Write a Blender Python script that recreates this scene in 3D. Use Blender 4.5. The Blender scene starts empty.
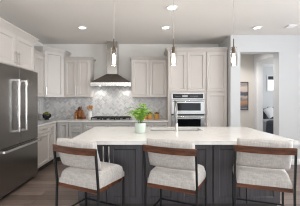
import bpy, bmesh, math, random
from mathutils import Vector, Matrix
random.seed(7)
SC = bpy.context.scene
COL = SC.collection
PI = math.pi

# ------------------------------------------------------------------ camera
F = 225.0                      # focal length in pixels of the 300 px wide frame
EYE = 1.355
cam_data = bpy.data.cameras.new('camera')
cam_data.sensor_width = 36.0
cam_data.lens = 36.0 * F / 300.0
cam_data.shift_x = 3.5 / 300.0
cam_data.shift_y = -2.5 / 300.0
cam_data.clip_start = 0.05
cam = bpy.data.objects.new('camera', cam_data)
cam.location = (0, 0, EYE)
cam.rotation_euler = (PI / 2, 0, 0)
COL.objects.link(cam)
SC.camera = cam

# ------------------------------------------------------------------ world, lights, exposure
SC.view_settings.view_transform = 'Standard'
SC.view_settings.look = 'None'
SC.view_settings.gamma = 1.0
SC.view_settings.use_curve_mapping = False
SC.view_settings.exposure = 0.07
SC.cycles.filter_width = 1.1
world = bpy.data.worlds.new('daylight')
SC.world = world
world.use_nodes = True
bg = world.node_tree.nodes['Background']
bg.inputs['Color'].default_value = (0.86, 0.93, 1.0, 1)
bg.inputs['Strength'].default_value = 2.2

CEIL = 2.74
def area_light(name, loc, rot, sx, sy, power, color=(1, 1, 1)):
    d = bpy.data.lights.new(name, 'AREA')
    d.shape = 'RECTANGLE'; d.size = sx; d.size_y = sy
    d.energy = power; d.color = color
    o = bpy.data.objects.new(name, d)
    o.location = loc; o.rotation_euler = rot
    COL.objects.link(o)
    return o
# daylight through the windows behind the camera and on the open right side
UP = math.radians(14)
area_light('daylight_rear_a', (-0.6, -2.90, 1.45), (PI / 2 + UP, 0, 0), 2.0, 2.1, 52, (0.90, 0.95, 1.0))
area_light('daylight_rear_b', (2.9, -2.90, 1.45), (PI / 2 + UP, 0, 0), 2.0, 2.1, 22, (0.90, 0.95, 1.0))
area_light('daylight_side', (5.9, 1.4, 1.45), (PI / 2 + UP * 1.2, 0, PI / 2 + 0.12), 3.0, 2.1, 190, (0.90, 0.95, 1.0)).data.spread = math.radians(125)
area_light('bedroom_fill', (6.42, 6.8, 1.5), (PI / 2, 0, PI / 2), 1.6, 1.5, 42, (0.95, 0.98, 1.0))  # added fill lamp at the solid right wall, no window there

# ------------------------------------------------------------------ materials
def new_mat(name):
    m = bpy.data.materials.new(name)
    m.use_nodes = True
    nt = m.node_tree
    return m, nt, nt.nodes['Principled BSDF']

def srgb(r, g, b):
    f = lambda c: (c / 255 / 12.92) if c / 255 <= 0.04045 else ((c / 255 + 0.055) / 1.055) ** 2.4
    return (f(r), f(g), f(b), 1)

def plain(name, col, rough=0.5, metal=0.0, noise=0.06, scale=12.0, stretch=(1, 1, 1), bump=0.0, spec=0.5):
    """a colour with a faint procedural mottling"""
    m, nt, b = new_mat(name)
    tc = nt.nodes.new('ShaderNodeTexCoord')
    mp = nt.nodes.new('ShaderNodeMapping')
    mp.inputs['Scale'].default_value = stretch
    nz = nt.nodes.new('ShaderNodeTexNoise')
    nz.inputs['Scale'].default_value = scale
    nz.inputs['Detail'].default_value = 4
    mix = nt.nodes.new('ShaderNodeMix'); mix.data_type = 'RGBA'
    a = tuple(max(0, c * (1 - noise)) for c in col[:3]) + (1,)
    c2 = tuple(min(1, c * (1 + noise)) for c in col[:3]) + (1,)
    mix.inputs['A'].default_value = a; mix.inputs['B'].default_value = c2
    L = nt.links
    L.new(tc.outputs['Object'], mp.inputs['Vector']); L.new(mp.outputs['Vector'], nz.inputs['Vector'])
    L.new(nz.outputs['Fac'], mix.inputs['Factor']); L.new(mix.outputs['Result'], b.inputs['Base Color'])
    b.inputs['Roughness'].default_value = rough
    b.inputs['Metallic'].default_value = metal
    b.inputs['Specular IOR Level'].default_value = spec
    if bump:
        bp = nt.nodes.new('ShaderNodeBump'); bp.inputs['Strength'].default_value = bump
        bp.inputs['Distance'].default_value = 0.004
        L.new(nz.outputs['Fac'], bp.inputs['Height']); L.new(bp.outputs['Normal'], b.inputs['Normal'])
    return m

def emit(name, col, strength):
    m, nt, b = new_mat(name)
    b.inputs['Base Color'].default_value = col
    b.inputs['Emission Color'].default_value = col
    b.inputs['Emission Strength'].default_value = strength
    return m

def wood(name, dark, light, scale=3.0, stretch=(1, 14, 14), rough=0.45):
    m, nt, b = new_mat(name)
    tc = nt.nodes.new('ShaderNodeTexCoord'); mp = nt.nodes.new('ShaderNodeMapping')
    mp.inputs['Scale'].default_value = stretch
    nz = nt.nodes.new('ShaderNodeTexNoise'); nz.inputs['Scale'].default_value = scale
    nz.inputs['Detail'].default_value = 6; nz.inputs['Distortion'].default_value = 0.6
    cr = nt.nodes.new('ShaderNodeValToRGB')
    cr.color_ramp.elements[0].position = 0.3; cr.color_ramp.elements[0].color = dark
    cr.color_ramp.elements[1].position = 0.72; cr.color_ramp.elements[1].color = light
    L = nt.links
    L.new(tc.outputs['Object'], mp.inputs['Vector']); L.new(mp.outputs['Vector'], nz.inputs['Vector'])
    L.new(nz.outputs['Fac'], cr.inputs['Fac']); L.new(cr.outputs['Color'], b.inputs['Base Color'])
    b.inputs['Roughness'].default_value = rough
    return m

def floor_material():
    m, nt, b = new_mat('dark oak planks')
    L = nt.links
    tc = nt.nodes.new('ShaderNodeTexCoord')
    br = nt.nodes.new('ShaderNodeTexBrick')
    br.offset = 0.37; br.inputs['Scale'].default_value = 1.0
    br.inputs['Brick Width'].default_value = 1.5; br.inputs['Row Height'].default_value = 0.14
    br.inputs['Mortar Size'].default_value = 0.003; br.inputs['Mortar Smooth'].default_value = 0.2
    br.inputs['Color1'].default_value = srgb(118, 102, 94); br.inputs['Color2'].default_value = srgb(156, 138, 128)
    br.inputs['Mortar'].default_value = srgb(50, 41, 37)
    mp = nt.nodes.new('ShaderNodeMapping'); mp.inputs['Scale'].default_value = (1.5, 18, 1)
    nz = nt.nodes.new('ShaderNodeTexNoise'); nz.inputs['Scale'].default_value = 4; nz.inputs['Detail'].default_value = 6
    mix = nt.nodes.new('ShaderNodeMix'); mix.data_type = 'RGBA'; mix.blend_type = 'MULTIPLY'
    mix.inputs['Factor'].default_value = 0.75
    cr = nt.nodes.new('ShaderNodeValToRGB')
    cr.color_ramp.elements[0].position = 0.3; cr.color_ramp.elements[0].color = (0.5, 0.48, 0.46, 1)
    cr.color_ramp.elements[1].position = 0.7; cr.color_ramp.elements[1].color = (1, 1, 1, 1)
    L.new(tc.outputs['Object'], br.inputs['Vector']); L.new(tc.outputs['Object'], mp.inputs['Vector'])
    L.new(mp.outputs['Vector'], nz.inputs['Vector']); L.new(nz.outputs['Fac'], cr.inputs['Fac'])
    L.new(br.outputs['Color'], mix.inputs['A']); L.new(cr.outputs['Color'], mix.inputs['B'])
    L.new(mix.outputs['Result'], b.inputs['Base Color'])
    b.inputs['Roughness'].default_value = 0.3
    return m

def herringbone_material():
    """grey marble tiles of 1:2 laid in a herringbone on the 45 degree, pale joints"""
    m, nt, b = new_mat('marble herringbone tile')
    L = nt.links
    def mth(op, a, c=None):
        n = nt.nodes.new('ShaderNodeMath'); n.operation = op
        for i, v in enumerate((a, c)):
            if v is None: continue
            if isinstance(v, (int, float)): n.inputs[i].default_value = v
            else: L.new(v, n.inputs[i])
        return n.outputs[0]
    tc = nt.nodes.new('ShaderNodeTexCoord')
    sx = nt.nodes.new('ShaderNodeSeparateXYZ'); L.new(tc.outputs['Object'], sx.inputs[0])
    u = mth('ADD', sx.outputs[0], sx.outputs[1]); v = sx.outputs[2]   # runs along either wall
    s = 1 / 0.042 / math.sqrt(2)
    x = mth('MULTIPLY', mth('ADD', u, v), s); y = mth('MULTIPLY', mth('SUBTRACT', v, u), s)
    i = mth('FLOOR', x); j = mth('FLOOR', y)
    fx = mth('SUBTRACT', x, i); fy = mth('SUBTRACT', y, j)
    k = mth('FLOORED_MODULO', mth('SUBTRACT', i, j), 4)
    hor = mth('LESS_THAN', k, 1.5)
    second = mth('FLOORED_MODULO', k, 2)         # 1 for the second half of a tile
    ln = mth('ADD', mth('MULTIPLY', hor, fx), mth('MULTIPLY', mth('SUBTRACT', 1, hor), mth('SUBTRACT', 1, fy)))
    ln = mth('ADD', ln, second)                  # 0..2 along the tile
    wd = mth('ADD', mth('MULTIPLY', hor, fy), mth('MULTIPLY', mth('SUBTRACT', 1, hor), fx))
    e1 = mth('MINIMUM', ln, mth('SUBTRACT', 2, ln)); e2 = mth('MINIMUM', wd, mth('SUBTRACT', 1, wd))
    joint = mth('LESS_THAN', mth('MINIMUM', e1, e2), 0.05)
    ti = mth('SUBTRACT', i, mth('MULTIPLY', hor, second))
    tj = mth('ADD', j, mth('MULTIPLY', mth('SUBTRACT', 1, hor), second))
    cx = nt.nodes.new('ShaderNodeCombineXYZ'); L.new(ti, cx.inputs[0]); L.new(tj, cx.inputs[1]); L.new(hor, cx.inputs[2])
    wn = nt.nodes.new('ShaderNodeTexWhiteNoise'); L.new(cx.outputs[0], wn.inputs['Vector'])
    nz = nt.nodes.new('ShaderNodeTexNoise'); nz.inputs['Scale'].default_value = 9; nz.inputs['Detail'].default_value = 6
    nz.inputs['Distortion'].default_value = 1.2
    L.new(tc.outputs['Object'], nz.inputs['Vector'])
    tone = mth('ADD', mth('MULTIPLY', wn.outputs['Value'], 0.6), mth('MULTIPLY', nz.outputs['Fac'], 0.4))
    cr = nt.nodes.new('ShaderNodeValToRGB')
    cr.color_ramp.elements[0].position = 0.1; cr.color_ramp.elements[0].color = srgb(186, 185, 185)
    cr.color_ramp.elements[1].position = 0.85; cr.color_ramp.elements[1].color = srgb(232, 230, 228)
    L.new(tone, cr.inputs['Fac'])
    mix = nt.nodes.new('ShaderNodeMix'); mix.data_type = 'RGBA'
    L.new(joint, mix.inputs['Factor']); L.new(cr.outputs['Color'], mix.inputs['A'])
    mix.inputs['B'].default_value = srgb(226, 224, 221)
    L.new(mix.outputs['Result'], b.inputs['Base Color'])
    b.inputs['Roughness'].default_value = 0.3
    return m

def quartz_material():
    m, nt, b = new_mat('white quartz')
    L = nt.links
    tc = nt.nodes.new('ShaderNodeTexCoord')
    nz = nt.nodes.new('ShaderNodeTexNoise'); nz.inputs['Scale'].default_value = 2.2
    nz.inputs['Detail'].default_value = 8; nz.inputs['Distortion'].default_value = 1.8
    cr = nt.nodes.new('ShaderNodeValToRGB')
    cr.color_ramp.elements[0].position = 0.47; cr.color_ramp.elements[0].color = srgb(219, 217, 214)
    cr.color_ramp.elements[1].position = 0.53; cr.color_ramp.elements[1].color = srgb(219, 217, 214)
    e = cr.color_ramp.elements.new(0.5); e.color = srgb(213, 210, 205)
    L.new(tc.outputs['Object'], nz.inputs['Vector']); L.new(nz.outputs['Fac'], cr.inputs['Fac'])
    L.new(cr.outputs['Color'], b.inputs['Base Color'])
    b.inputs['Roughness'].default_value = 0.22
    return m

def fabric_material():
    m, nt, b = new_mat('oatmeal woven fabric')
    L = nt.links
    tc = nt.nodes.new('ShaderNodeTexCoord')
    cols = []
    for st in ((48, 48, 4), (5, 48, 48)):
        mp = nt.nodes.new('ShaderNodeMapping'); mp.inputs['Scale'].default_value = st
        nz = nt.nodes.new('ShaderNodeTexNoise'); nz.inputs['Scale'].default_value = 2.2; nz.inputs['Detail'].default_value = 3
        L.new(tc.outputs['Object'], mp.inputs['Vector']); L.new(mp.outputs['Vector'], nz.inputs['Vector'])
        cols.append(nz.outputs['Fac'])
    ad = nt.nodes.new('ShaderNodeMath'); ad.operation = 'ADD'
    L.new(cols[0], ad.inputs[0]); L.new(cols[1], ad.inputs[1])
    cr = nt.nodes.new('ShaderNodeValToRGB')
    hv = nt.nodes.new('ShaderNodeMath'); hv.operation = 'MULTIPLY'; hv.inputs[1].default_value = 0.5
    L.new(ad.outputs[0], hv.inputs[0])
    cr.color_ramp.elements[0].position = 0.32; cr.color_ramp.elements[0].color = srgb(164, 160, 156)
    cr.color_ramp.elements[1].position = 0.68; cr.color_ramp.elements[1].color = srgb(202, 197, 192)
    L.new(hv.outputs[0], cr.inputs['Fac']); L.new(cr.outputs['Color'], b.inputs['Base Color'])
    b.inputs['Roughness'].default_value = 0.9
    bp = nt.nodes.new('ShaderNodeBump'); bp.inputs['Strength'].default_value = 0.15; bp.inputs['Distance'].default_value = 0.002
    L.new(hv.outputs[0], bp.inputs['Height']); L.new(bp.outputs['Normal'], b.inputs['Normal'])
    return m

def painting_material():
    m, nt, b = new_mat('abstract landscape bands')
    L = nt.links
    tc = nt.nodes.new('ShaderNodeTexCoord')
    sp = nt.nodes.new('ShaderNodeSeparateXYZ'); L.new(tc.outputs['Generated'], sp.inputs[0])
    nz = nt.nodes.new('ShaderNodeTexNoise'); nz.inputs['Scale'].default_value = 3; nz.inputs['Detail'].default_value = 5
    mp = nt.nodes.new('ShaderNodeMapping'); mp.inputs['Scale'].default_value = (1, 1, 2.5)
    L.new(tc.outputs['Generated'], mp.inputs['Vector']); L.new(mp.outputs['Vector'], nz.inputs['Vector'])
    s1 = nt.nodes.new('ShaderNodeMath'); s1.operation = 'MULTIPLY_ADD'
    L.new(nz.outputs['Fac'], s1.inputs[0]); s1.inputs[1].default_value = 0.22; L.new(sp.outputs[2], s1.inputs[2])
    s2 = nt.nodes.new('ShaderNodeMath'); s2.operation = 'SUBTRACT'; L.new(s1.outputs[0], s2.inputs[0]); s2.inputs[1].default_value = 0.11
    cr = nt.nodes.new('ShaderNodeValToRGB')
    bands = [(0.0, (150, 150, 156)), (0.10, (92, 96, 108)), (0.2, (178, 132, 96)), (0.3, (176, 140, 112)), (0.38, (120, 116, 118)),
             (0.46, (196, 176, 164)), (0.54, (84, 86, 98)), (0.62, (92, 92, 104)), (0.68, (196, 178, 168)), (0.82, (206, 188, 176)), (0.92, (150, 140, 140))]
    el = cr.color_ramp.elements
    el[0].position = bands[0][0]; el[0].color = srgb(*bands[0][1])
    el[1].position = bands[-1][0]; el[1].color = srgb(*bands[-1][1])
    for p, c in bands[1:-1]:
        e = el.new(p); e.color = srgb(*c)
    L.new(s2.outputs[0], cr.inputs['Fac']); L.new(cr.outputs['Color'], b.inputs['Base Color'])
    b.inputs['Roughness'].default_value = 0.7
    return m

def glass_material():
    m, nt, b = new_mat('clear glass')
    b.inputs['Transmission Weight'].default_value = 1.0
    b.inputs['Roughness'].default_value = 0.02
    b.inputs['IOR'].default_value = 1.25
    nz = nt.nodes.new('ShaderNodeTexNoise'); nz.inputs['Scale'].default_value = 6
    bp = nt.nodes.new('ShaderNodeBump'); bp.inputs['Strength'].default_value = 0.02
    nt.links.new(nz.outputs['Fac'], bp.inputs['Height']); nt.links.new(bp.outputs['Normal'], b.inputs['Normal'])
    b.inputs['Base Color'].default_value = (0.97, 0.97, 0.96, 1)
    return m

def steel(name, col, rough, stretch):
    m = plain(name, col, rough, 1.0, 0.05, 6.0, stretch)
    return m

def brushed(name, col, rough):
    m = plain(name, col, rough, 1.0, 0.04, 5, (1, 1, 40))
    nt = m.node_tree; b = nt.nodes['Principled BSDF']
    b.inputs['Anisotropic'].default_value = 0.85
    tg = nt.nodes.new('ShaderNodeTangent'); tg.direction_type = 'RADIAL'; tg.axis = 'Z'
    nt.links.new(tg.outputs['Tangent'], b.inputs['Tangent'])
    return m

M = {
    'ceiling': plain('ceiling paint', srgb(240, 236, 231), 0.9, noise=0.01, scale=2),
    'wall': plain('greige wall paint', srgb(234, 231, 226), 0.85, noise=0.012, scale=3),  # greige lightened to make up for low light on the back wall
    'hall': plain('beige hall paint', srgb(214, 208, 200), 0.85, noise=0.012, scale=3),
    'white': plain('white trim paint', srgb(238, 238, 238), 0.5, noise=0.01),
    'cool_wall': plain('pale bedroom paint', srgb(226, 228, 230), 0.85, noise=0.01),
    'cab': plain('light greige cabinet paint', srgb(202, 195, 189), 0.42, noise=0.012, scale=5),
    'cab_base': plain('grey cabinet paint', srgb(184, 181, 177), 0.42, noise=0.012, scale=5),
    'island': plain('charcoal stained oak', srgb(74, 71, 74), 0.45, noise=0.6, scale=6, stretch=(9, 9, 0.4)),
    'toe': plain('dark toe kick', srgb(58, 55, 53), 0.6),
    'steel': steel('brushed stainless steel', (0.44, 0.435, 0.43, 1), 0.3, (1, 1, 30)),
    'fridge': steel('dark brushed steel', (0.30, 0.285, 0.27, 1), 0.27, (30, 30, 0.6)),
    'steel_side': plain('grey steel cabinet sides', srgb(92, 90, 88), 0.5),
    'chrome': plain('polished steel', (0.82, 0.82, 0.82, 1), 0.16, 1.0, 0.02),
    'nickel': plain('brushed nickel', (0.62, 0.59, 0.55, 1), 0.3, 1.0, 0.03),
    'hood': brushed('polished hood steel', (0.52, 0.50, 0.475, 1), 0.25),
    'hood_dark': plain('hood steel with dark reflections', (0.27, 0.245, 0.22, 1), 0.16, 1.0, 0.03, 5, (20, 1, 1)),  # same steel darkened so the canopy's dark reflections sit in its colour
    'cord': plain('pale grey cable', srgb(196, 192, 188), 0.6),
    'tap': plain('brushed nickel tap', (0.26, 0.25, 0.235, 1), 0.3, 1.0, 0.03),
    'wall_dimmed': plain('wall paint dimmed and cooled for light', srgb(209, 210, 211), 0.85, noise=0.012, scale=3),  # wall tone darkened and cooled to offset the strong light there
    'black_metal': plain('matte black metal', srgb(20, 20, 22), 0.5, 0.2, 0.05),
    'iron': plain('black cast iron', srgb(26, 26, 27), 0.6, 0.2, 0.1, 40),
    'black_glass': plain('black oven glass', srgb(16, 17, 19), 0.07, 0, 0.02, spec=0.2),
    'display': plain('smoky display glass', srgb(34, 35, 38), 0.12, 0, 0.03, spec=0.2),
    'display_lit': plain('pale printed control marks', srgb(170, 172, 174), 0.4),
    'quartz': quartz_material(), 'fabric': fabric_material(), 'tile': herringbone_material(), 'floor': floor_material(),
    'walnut': wood('walnut', srgb(48, 26, 16), srgb(120, 68, 38), 2.5, (2, 14, 14), 0.4),
    'oak': wood('oiled acacia', srgb(128, 72, 32), srgb(186, 120, 62), 6, (6, 6, 1.2), 0.5),
    'dark_oak': wood('dark knife block wood', srgb(98, 54, 26), srgb(160, 98, 50), 6, (5, 5, 1.2), 0.5),
    'pale_wood': wood('pale beech', srgb(176, 118, 64), srgb(214, 160, 102), 6, (4, 4, 4), 0.55),
    'handle_black': plain('black knife handles', srgb(34, 32, 31), 0.4),
    'crock': plain('white glazed crock', srgb(238, 237, 234), 0.25, noise=0.01),
    'pot': plain('pale mint glazed pot', srgb(196, 208, 197), 0.45, noise=0.03, scale=20),
    'soil': plain('dark soil', srgb(58, 44, 34), 0.95, noise=0.3, scale=60, bump=0.5),
    'leaf': plain('fern green', srgb(116, 158, 50), 0.5, noise=0.35, scale=14),
    'stem': plain('fern stems', srgb(96, 120, 50), 0.6),
    'bowl': plain('black glazed bowl', srgb(28, 28, 32), 0.22, noise=0.1),
    'moss': plain('olive moss', srgb(128, 128, 52), 0.9, noise=0.4, scale=30, bump=0.6),
    'grey_ceramic': plain('grey ceramic', srgb(146, 142, 146), 0.4),
    'amber': plain('amber dried fruit', srgb(220, 160, 78), 0.55, noise=0.3, scale=60, bump=0.3),
    'lid': plain('dark wooden lid', srgb(92, 62, 44), 0.5),
    'bronze': plain('aged bronze', (0.20, 0.155, 0.115, 1), 0.35, 0.9, 0.08),
    'glass': glass_material(), 'painting': painting_material(),
    'frame': plain('dark picture frame', srgb(58, 50, 44), 0.5),
    'linen': plain('white bed linen', srgb(236, 236, 238), 0.9, noise=0.02, scale=8, bump=0.2),
    'navy': plain('charcoal blue cotton', srgb(62, 66, 76), 0.9, noise=0.1, scale=20),
    'throw': plain('grey knitted throw', srgb(120, 124, 132), 0.95, noise=0.2, scale=30, bump=0.3),
    'bulb': emit('warm bulb glow', (1.0, 0.80, 0.55, 1), 9),
    'down': emit('downlight glow', (1.0, 0.95, 0.87, 1), 5),
}

# ------------------------------------------------------------------ mesh helpers
def box(bm, x0, x1, y0, y1, z0, z1, bevel=0.0, seg=1, mat=None):
    vs = [bm.verts.new((x, y, z)) for x in (x0, x1) for y in (y0, y1) for z in (z0, z1)]
    q = [(0, 1, 3, 2), (4, 6, 7, 5), (0, 4, 5, 1), (2, 3, 7, 6), (0, 2, 6, 4), (1, 5, 7, 3)]
    fs = [bm.faces.new([vs[i] for i in f]) for f in q]
    if bevel:
        es = list({e for f in fs for e in f.edges})
        r = bmesh.ops.bevel(bm, geom=es, offset=bevel, segments=seg, profile=0.5, affect='EDGES')
        vs = list({v for f in r['faces'] for v in f.verts} | {v for v in vs if v.is_valid})
    if mat is not None:
        bmesh.ops.transform(bm, matrix=mat, verts=[v for v in vs if v.is_valid])
    return vs

def frustum(bm, r0, r1):
    """r = (x0, x1, y0, y1, z): a box between two rectangles"""
    a = [bm.verts.new(p) for p in ((r0[0], r0[2], r0[4]), (r0[1], r0[2], r0[4]), (r0[1], r0[3], r0[4]), (r0[0], r0[3], r0[4]))]
    b = [bm.verts.new(p) for p in ((r1[0], r1[2], r1[4]), (r1[1], r1[2], r1[4]), (r1[1], r1[3], r1[4]), (r1[0], r1[3], r1[4]))]
    bm.faces.new(a[::-1]); bm.faces.new(b)
    for i in range(4):
        bm.faces.new((a[i], a[(i + 1) % 4], b[(i + 1) % 4], b[i]))

def tube(bm, pts, r, seg=10, r_end=None):
    """round tube through a list of points"""
    pts = [Vector(p) for p in pts]
    n = len(pts)
    rings = []
    ref = None
    for i, p in enumerate(pts):
        t = (pts[min(i + 1, n - 1)] - pts[max(i - 1, 0)]).normalized()
        if ref is None:
            ref = Vector((0, 0, 1)) if abs(t.z) < 0.9 else Vector((1, 0, 0))
        a = t.cross(ref).normalized(); b = t.cross(a).normalized()
        ref = -t.cross(a).cross(t).normalized() if False else ref
        rr = r if r_end is None else r + (r_end - r) * i / max(1, n - 1)
        rings.append([bm.verts.new(p + a * math.cos(2 * PI * k / seg) * rr + b * math.sin(2 * PI * k / seg) * rr) for k in range(seg)])
    for i in range(n - 1):
        for k in range(seg):
            bm.faces.new((rings[i][k], rings[i][(k + 1) % seg], rings[i + 1][(k + 1) % seg], rings[i + 1][k]))
    bm.faces.new(rings[0][::-1]); bm.faces.new(rings[-1])

def lathe(bm, prof, cx=0, cy=0, seg=24, close=True):
    """prof: list of (radius, z)"""
    rings = []
    for r, z in prof:
        if r < 1e-5:
            rings.append([bm.verts.new((cx, cy, z))])
        else:
            rings.append([bm.verts.new((cx + r * math.cos(2 * PI * k / seg), cy + r * math.sin(2 * PI * k / seg), z)) for k in range(seg)])
    for a, b in zip(rings, rings[1:]):
        for k in range(seg):
            k2 = (k + 1) % seg
            if len(a) == 1 and len(b) == 1: continue
            if len(a) == 1: bm.faces.new((a[0], b[k2], b[k]))
            elif len(b) == 1: bm.faces.new((a[k], a[k2], b[0]))
            else: bm.faces.new((a[k], a[k2], b[k2], b[k]))
    if close:
        if len(rings[0]) > 1: bm.faces.new(rings[0][::-1])
        if len(rings[-1]) > 1: bm.faces.new(rings[-1])

def shaker(bm, x0, x1, z0, z1, y=0.0, t=0.026, rail=0.06, depth=0.018):
    """a framed door lying in front of the plane y, facing -y"""
    g = 0.005
    x0 += g; x1 -= g; z0 += g; z1 -= g
    rail = min(rail, (x1 - x0) * 0.3, (z1 - z0) * 0.32)
    c = [(x0, z0), (x1, z0), (x1, z1), (x0, z1)]
    i = [(x0 + rail, z0 + rail), (x1 - rail, z0 + rail), (x1 - rail, z1 - rail), (x0 + rail, z1 - rail)]
    b = 0.012
    j = [(p[0] + (b if k in (0, 3) else -b), p[1] + (b if k in (0, 1) else -b)) for k, p in enumerate(i)]
    V = lambda L_, yy: [bm.verts.new((p[0], yy, p[1])) for p in L_]
    back = V(c, y); front = V(c, y - t); inn = V(i, y - t); pan = V(j, y - t + depth)
    bm.faces.new(back[::-1])
    for k in range(4):
        n = (k + 1) % 4
        bm.faces.new((back[k], back[n], front[n], front[k]))
        bm.faces.new((front[k], front[n], inn[n], inn[k]))
        bm.faces.new((inn[k], inn[n], pan[n], pan[k]))
    bm.faces.new(pan)

def pull(bm, x, z, length, vertical=True, y=-0.026, off=0.03, w=0.011):
    h = length / 2
    if vertical:
        box(bm, x - w / 2, x + w / 2, y - off - w, y - off, z - h, z + h, 0.002)
        for s in (-1, 1): box(bm, x - w / 2, x + w / 2, y - off - 0.001, y, z + s * (h - 0.03) - w / 2, z + s * (h - 0.03) + w / 2)
    else:
        box(bm, x - h, x + h, y - off - w, y - off, z - w / 2, z + w / 2, 0.002)
        for s in (-1, 1): box(bm, x + s * (h - 0.03) - w / 2, x + s * (h - 0.03) + w / 2, y - off - 0.001, y, z - w / 2, z + w / 2)

def finish(name, bm, mat, smooth=None):
    bmesh.ops.recalc_face_normals(bm, faces=bm.faces)
    me = bpy.data.meshes.new(name)
    bm.to_mesh(me); bm.free()
    if smooth is not None:
        me.polygons.foreach_set('use_smooth', [True] * len(me.polygons))
        me.set_sharp_from_angle(angle=math.radians(smooth))
    me.materials.append(mat)
    o = bpy.data.objects.new(name, me)
    COL.objects.link(o)
    return o

def B(fn=None, *a, **k):
    bm = bmesh.new()
    if fn: fn(bm, *a, **k)
    return bm

def props(o, label, cat, group=None):
    o['label'] = label; o['category'] = cat
    if group: o['group'] = group

def thing(name, label, cat, loc=(0, 0, 0), rotz=0.0, group=None):
    o = bpy.data.objects.new(name, None)
    o.empty_display_size = 0.1
    o.location = loc; o.rotation_euler = (0, 0, rotz)
    COL.objects.link(o)
    props(o, label, cat, group)
    return o

def part(root, name, bm, mat, smooth=None, world=False, label=None):
    if world:
        t = root
        while t.parent: t = t.parent
        bmesh.ops.translate(bm, vec=-Vector(t.location), verts=bm.verts)
    o = finish(name, bm, mat, smooth)
    o.parent = root
    if label: o['label'] = label
    return o

def single(name, bm, mat, label, cat, loc=None, smooth=None, group=None):
    if loc is not None:
        bmesh.ops.translate(bm, vec=-Vector(loc), verts=bm.verts)
    o = finish(name, bm, mat, smooth)
    if loc is not None: o.location = loc
    props(o, label, cat, group)
    return o

def struct(name, bm, mat, parent=None, label=None, smooth=None):
    o = finish(name, bm, mat, smooth)
    if parent: o.parent = parent
    o['kind'] = 'structure'
    if label: o['label'] = label
    return o

def bx(*a, **k): return B(box, *a, **k)

# ------------------------------------------------------------------ room shell
XL, YB = -2.55, 5.54           # left wall, back wall
YP = 4.76                      # face of the wall with the opening
XA = 1.78                      # right cheek of the cabinet alcove
XO0, XO1, ZO = 1.986, 2.803, 2.38
HX, HY = 2.96, 6.2             # hall: right wall, far wall
XR, YR = 6.0, -3.0
BX, BY = 6.5, 8.6              # bedroom

struct('floor', bx(XL - 0.1, BX + 0.1, YR - 0.1, BY + 0.1, -0.1, 0), M['floor'])
struct('ceiling', bx(XL - 0.1, BX + 0.1, YR - 0.1, BY + 0.1, CEIL, CEIL + 0.1), M['ceiling'])
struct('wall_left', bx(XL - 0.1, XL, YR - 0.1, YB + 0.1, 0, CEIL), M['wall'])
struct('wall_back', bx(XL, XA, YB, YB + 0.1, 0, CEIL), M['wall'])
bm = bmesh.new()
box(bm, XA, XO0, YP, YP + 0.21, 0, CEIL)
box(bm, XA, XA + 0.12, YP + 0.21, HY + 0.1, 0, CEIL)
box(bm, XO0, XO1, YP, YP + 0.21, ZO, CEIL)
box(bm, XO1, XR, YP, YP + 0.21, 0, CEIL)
struct('wall_front', bm, M['wall_dimmed'])
# hall
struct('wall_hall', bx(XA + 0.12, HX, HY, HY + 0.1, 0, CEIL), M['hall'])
DY0, DY1, DZ = 5.08, 5.98, 2.40
bm = bmesh.new()
box(bm, HX, HX + 0.12, YP + 0.21, DY0, 0, CEIL)
box(bm, HX, HX + 0.12, DY0, DY1, DZ, CEIL)
box(bm, HX, HX + 0.12, DY1, BY, 0, CEIL)
struct('wall_hall_side', bm, M['cool_wall'])
bm = bmesh.new()                                   # casing and jamb of the bedroom doorway
for s in (HX - 0.018, HX + 0.12):
    box(bm, s, s + 0.018, DY0 - 0.09, DY0, 0, DZ + 0.09)
    box(bm, s, s + 0.018, DY1, DY1 + 0.09, 0, DZ + 0.09)
    box(bm, s, s + 0.018, DY0, DY1, DZ, DZ + 0.09)
box(bm, HX, HX + 0.12, DY1 - 0.015, DY1, 0, DZ)
box(bm, HX, HX + 0.12, DY0, DY0 + 0.015, 0, DZ)
box(bm, HX, HX + 0.12, DY0 + 0.015, DY1 - 0.015, DZ - 0.015, DZ)
struct('trim_1', bm, M['white'])
# bedroom shell
WX0, WX1, WZ0, WZ1 = 4.64, 5.6, 1.75, 2.28
bm = bmesh.new()
box(bm, HX + 0.12, WX0, BY, BY + 0.1, 0, CEIL)
box(bm, WX1, BX, BY, BY + 0.1, 0, CEIL)
box(bm, WX0, WX1, BY, BY + 0.1, 0, WZ0)
box(bm, WX0, WX1, BY, BY + 0.1, WZ1, CEIL)
struct('wall_bedroom', bm, M['cool_wall'])
struct('wall_bedroom_right', bx(BX, BX + 0.1, YP + 0.21, BY, 0, CEIL), M['cool_wall'])
bm = bmesh.new()
for a in ((WX0 - 0.05, WX0, WZ0 - 0.05, WZ1 + 0.05), (WX1, WX1 + 0.05, WZ0 - 0.05, WZ1 + 0.05), (WX0, WX1, WZ0 - 0.05, WZ0), (WX0, WX1, WZ1, WZ1 + 0.05)):
    box(bm, a[0], a[1], BY - 0.02, BY, a[2], a[3])
struct('window_1', bm, M['white'])
struct('trim_2', bx(HX + 0.12, BX, BY - 0.06, BY, CEIL - 0.1, CEIL), M['white'])
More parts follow.
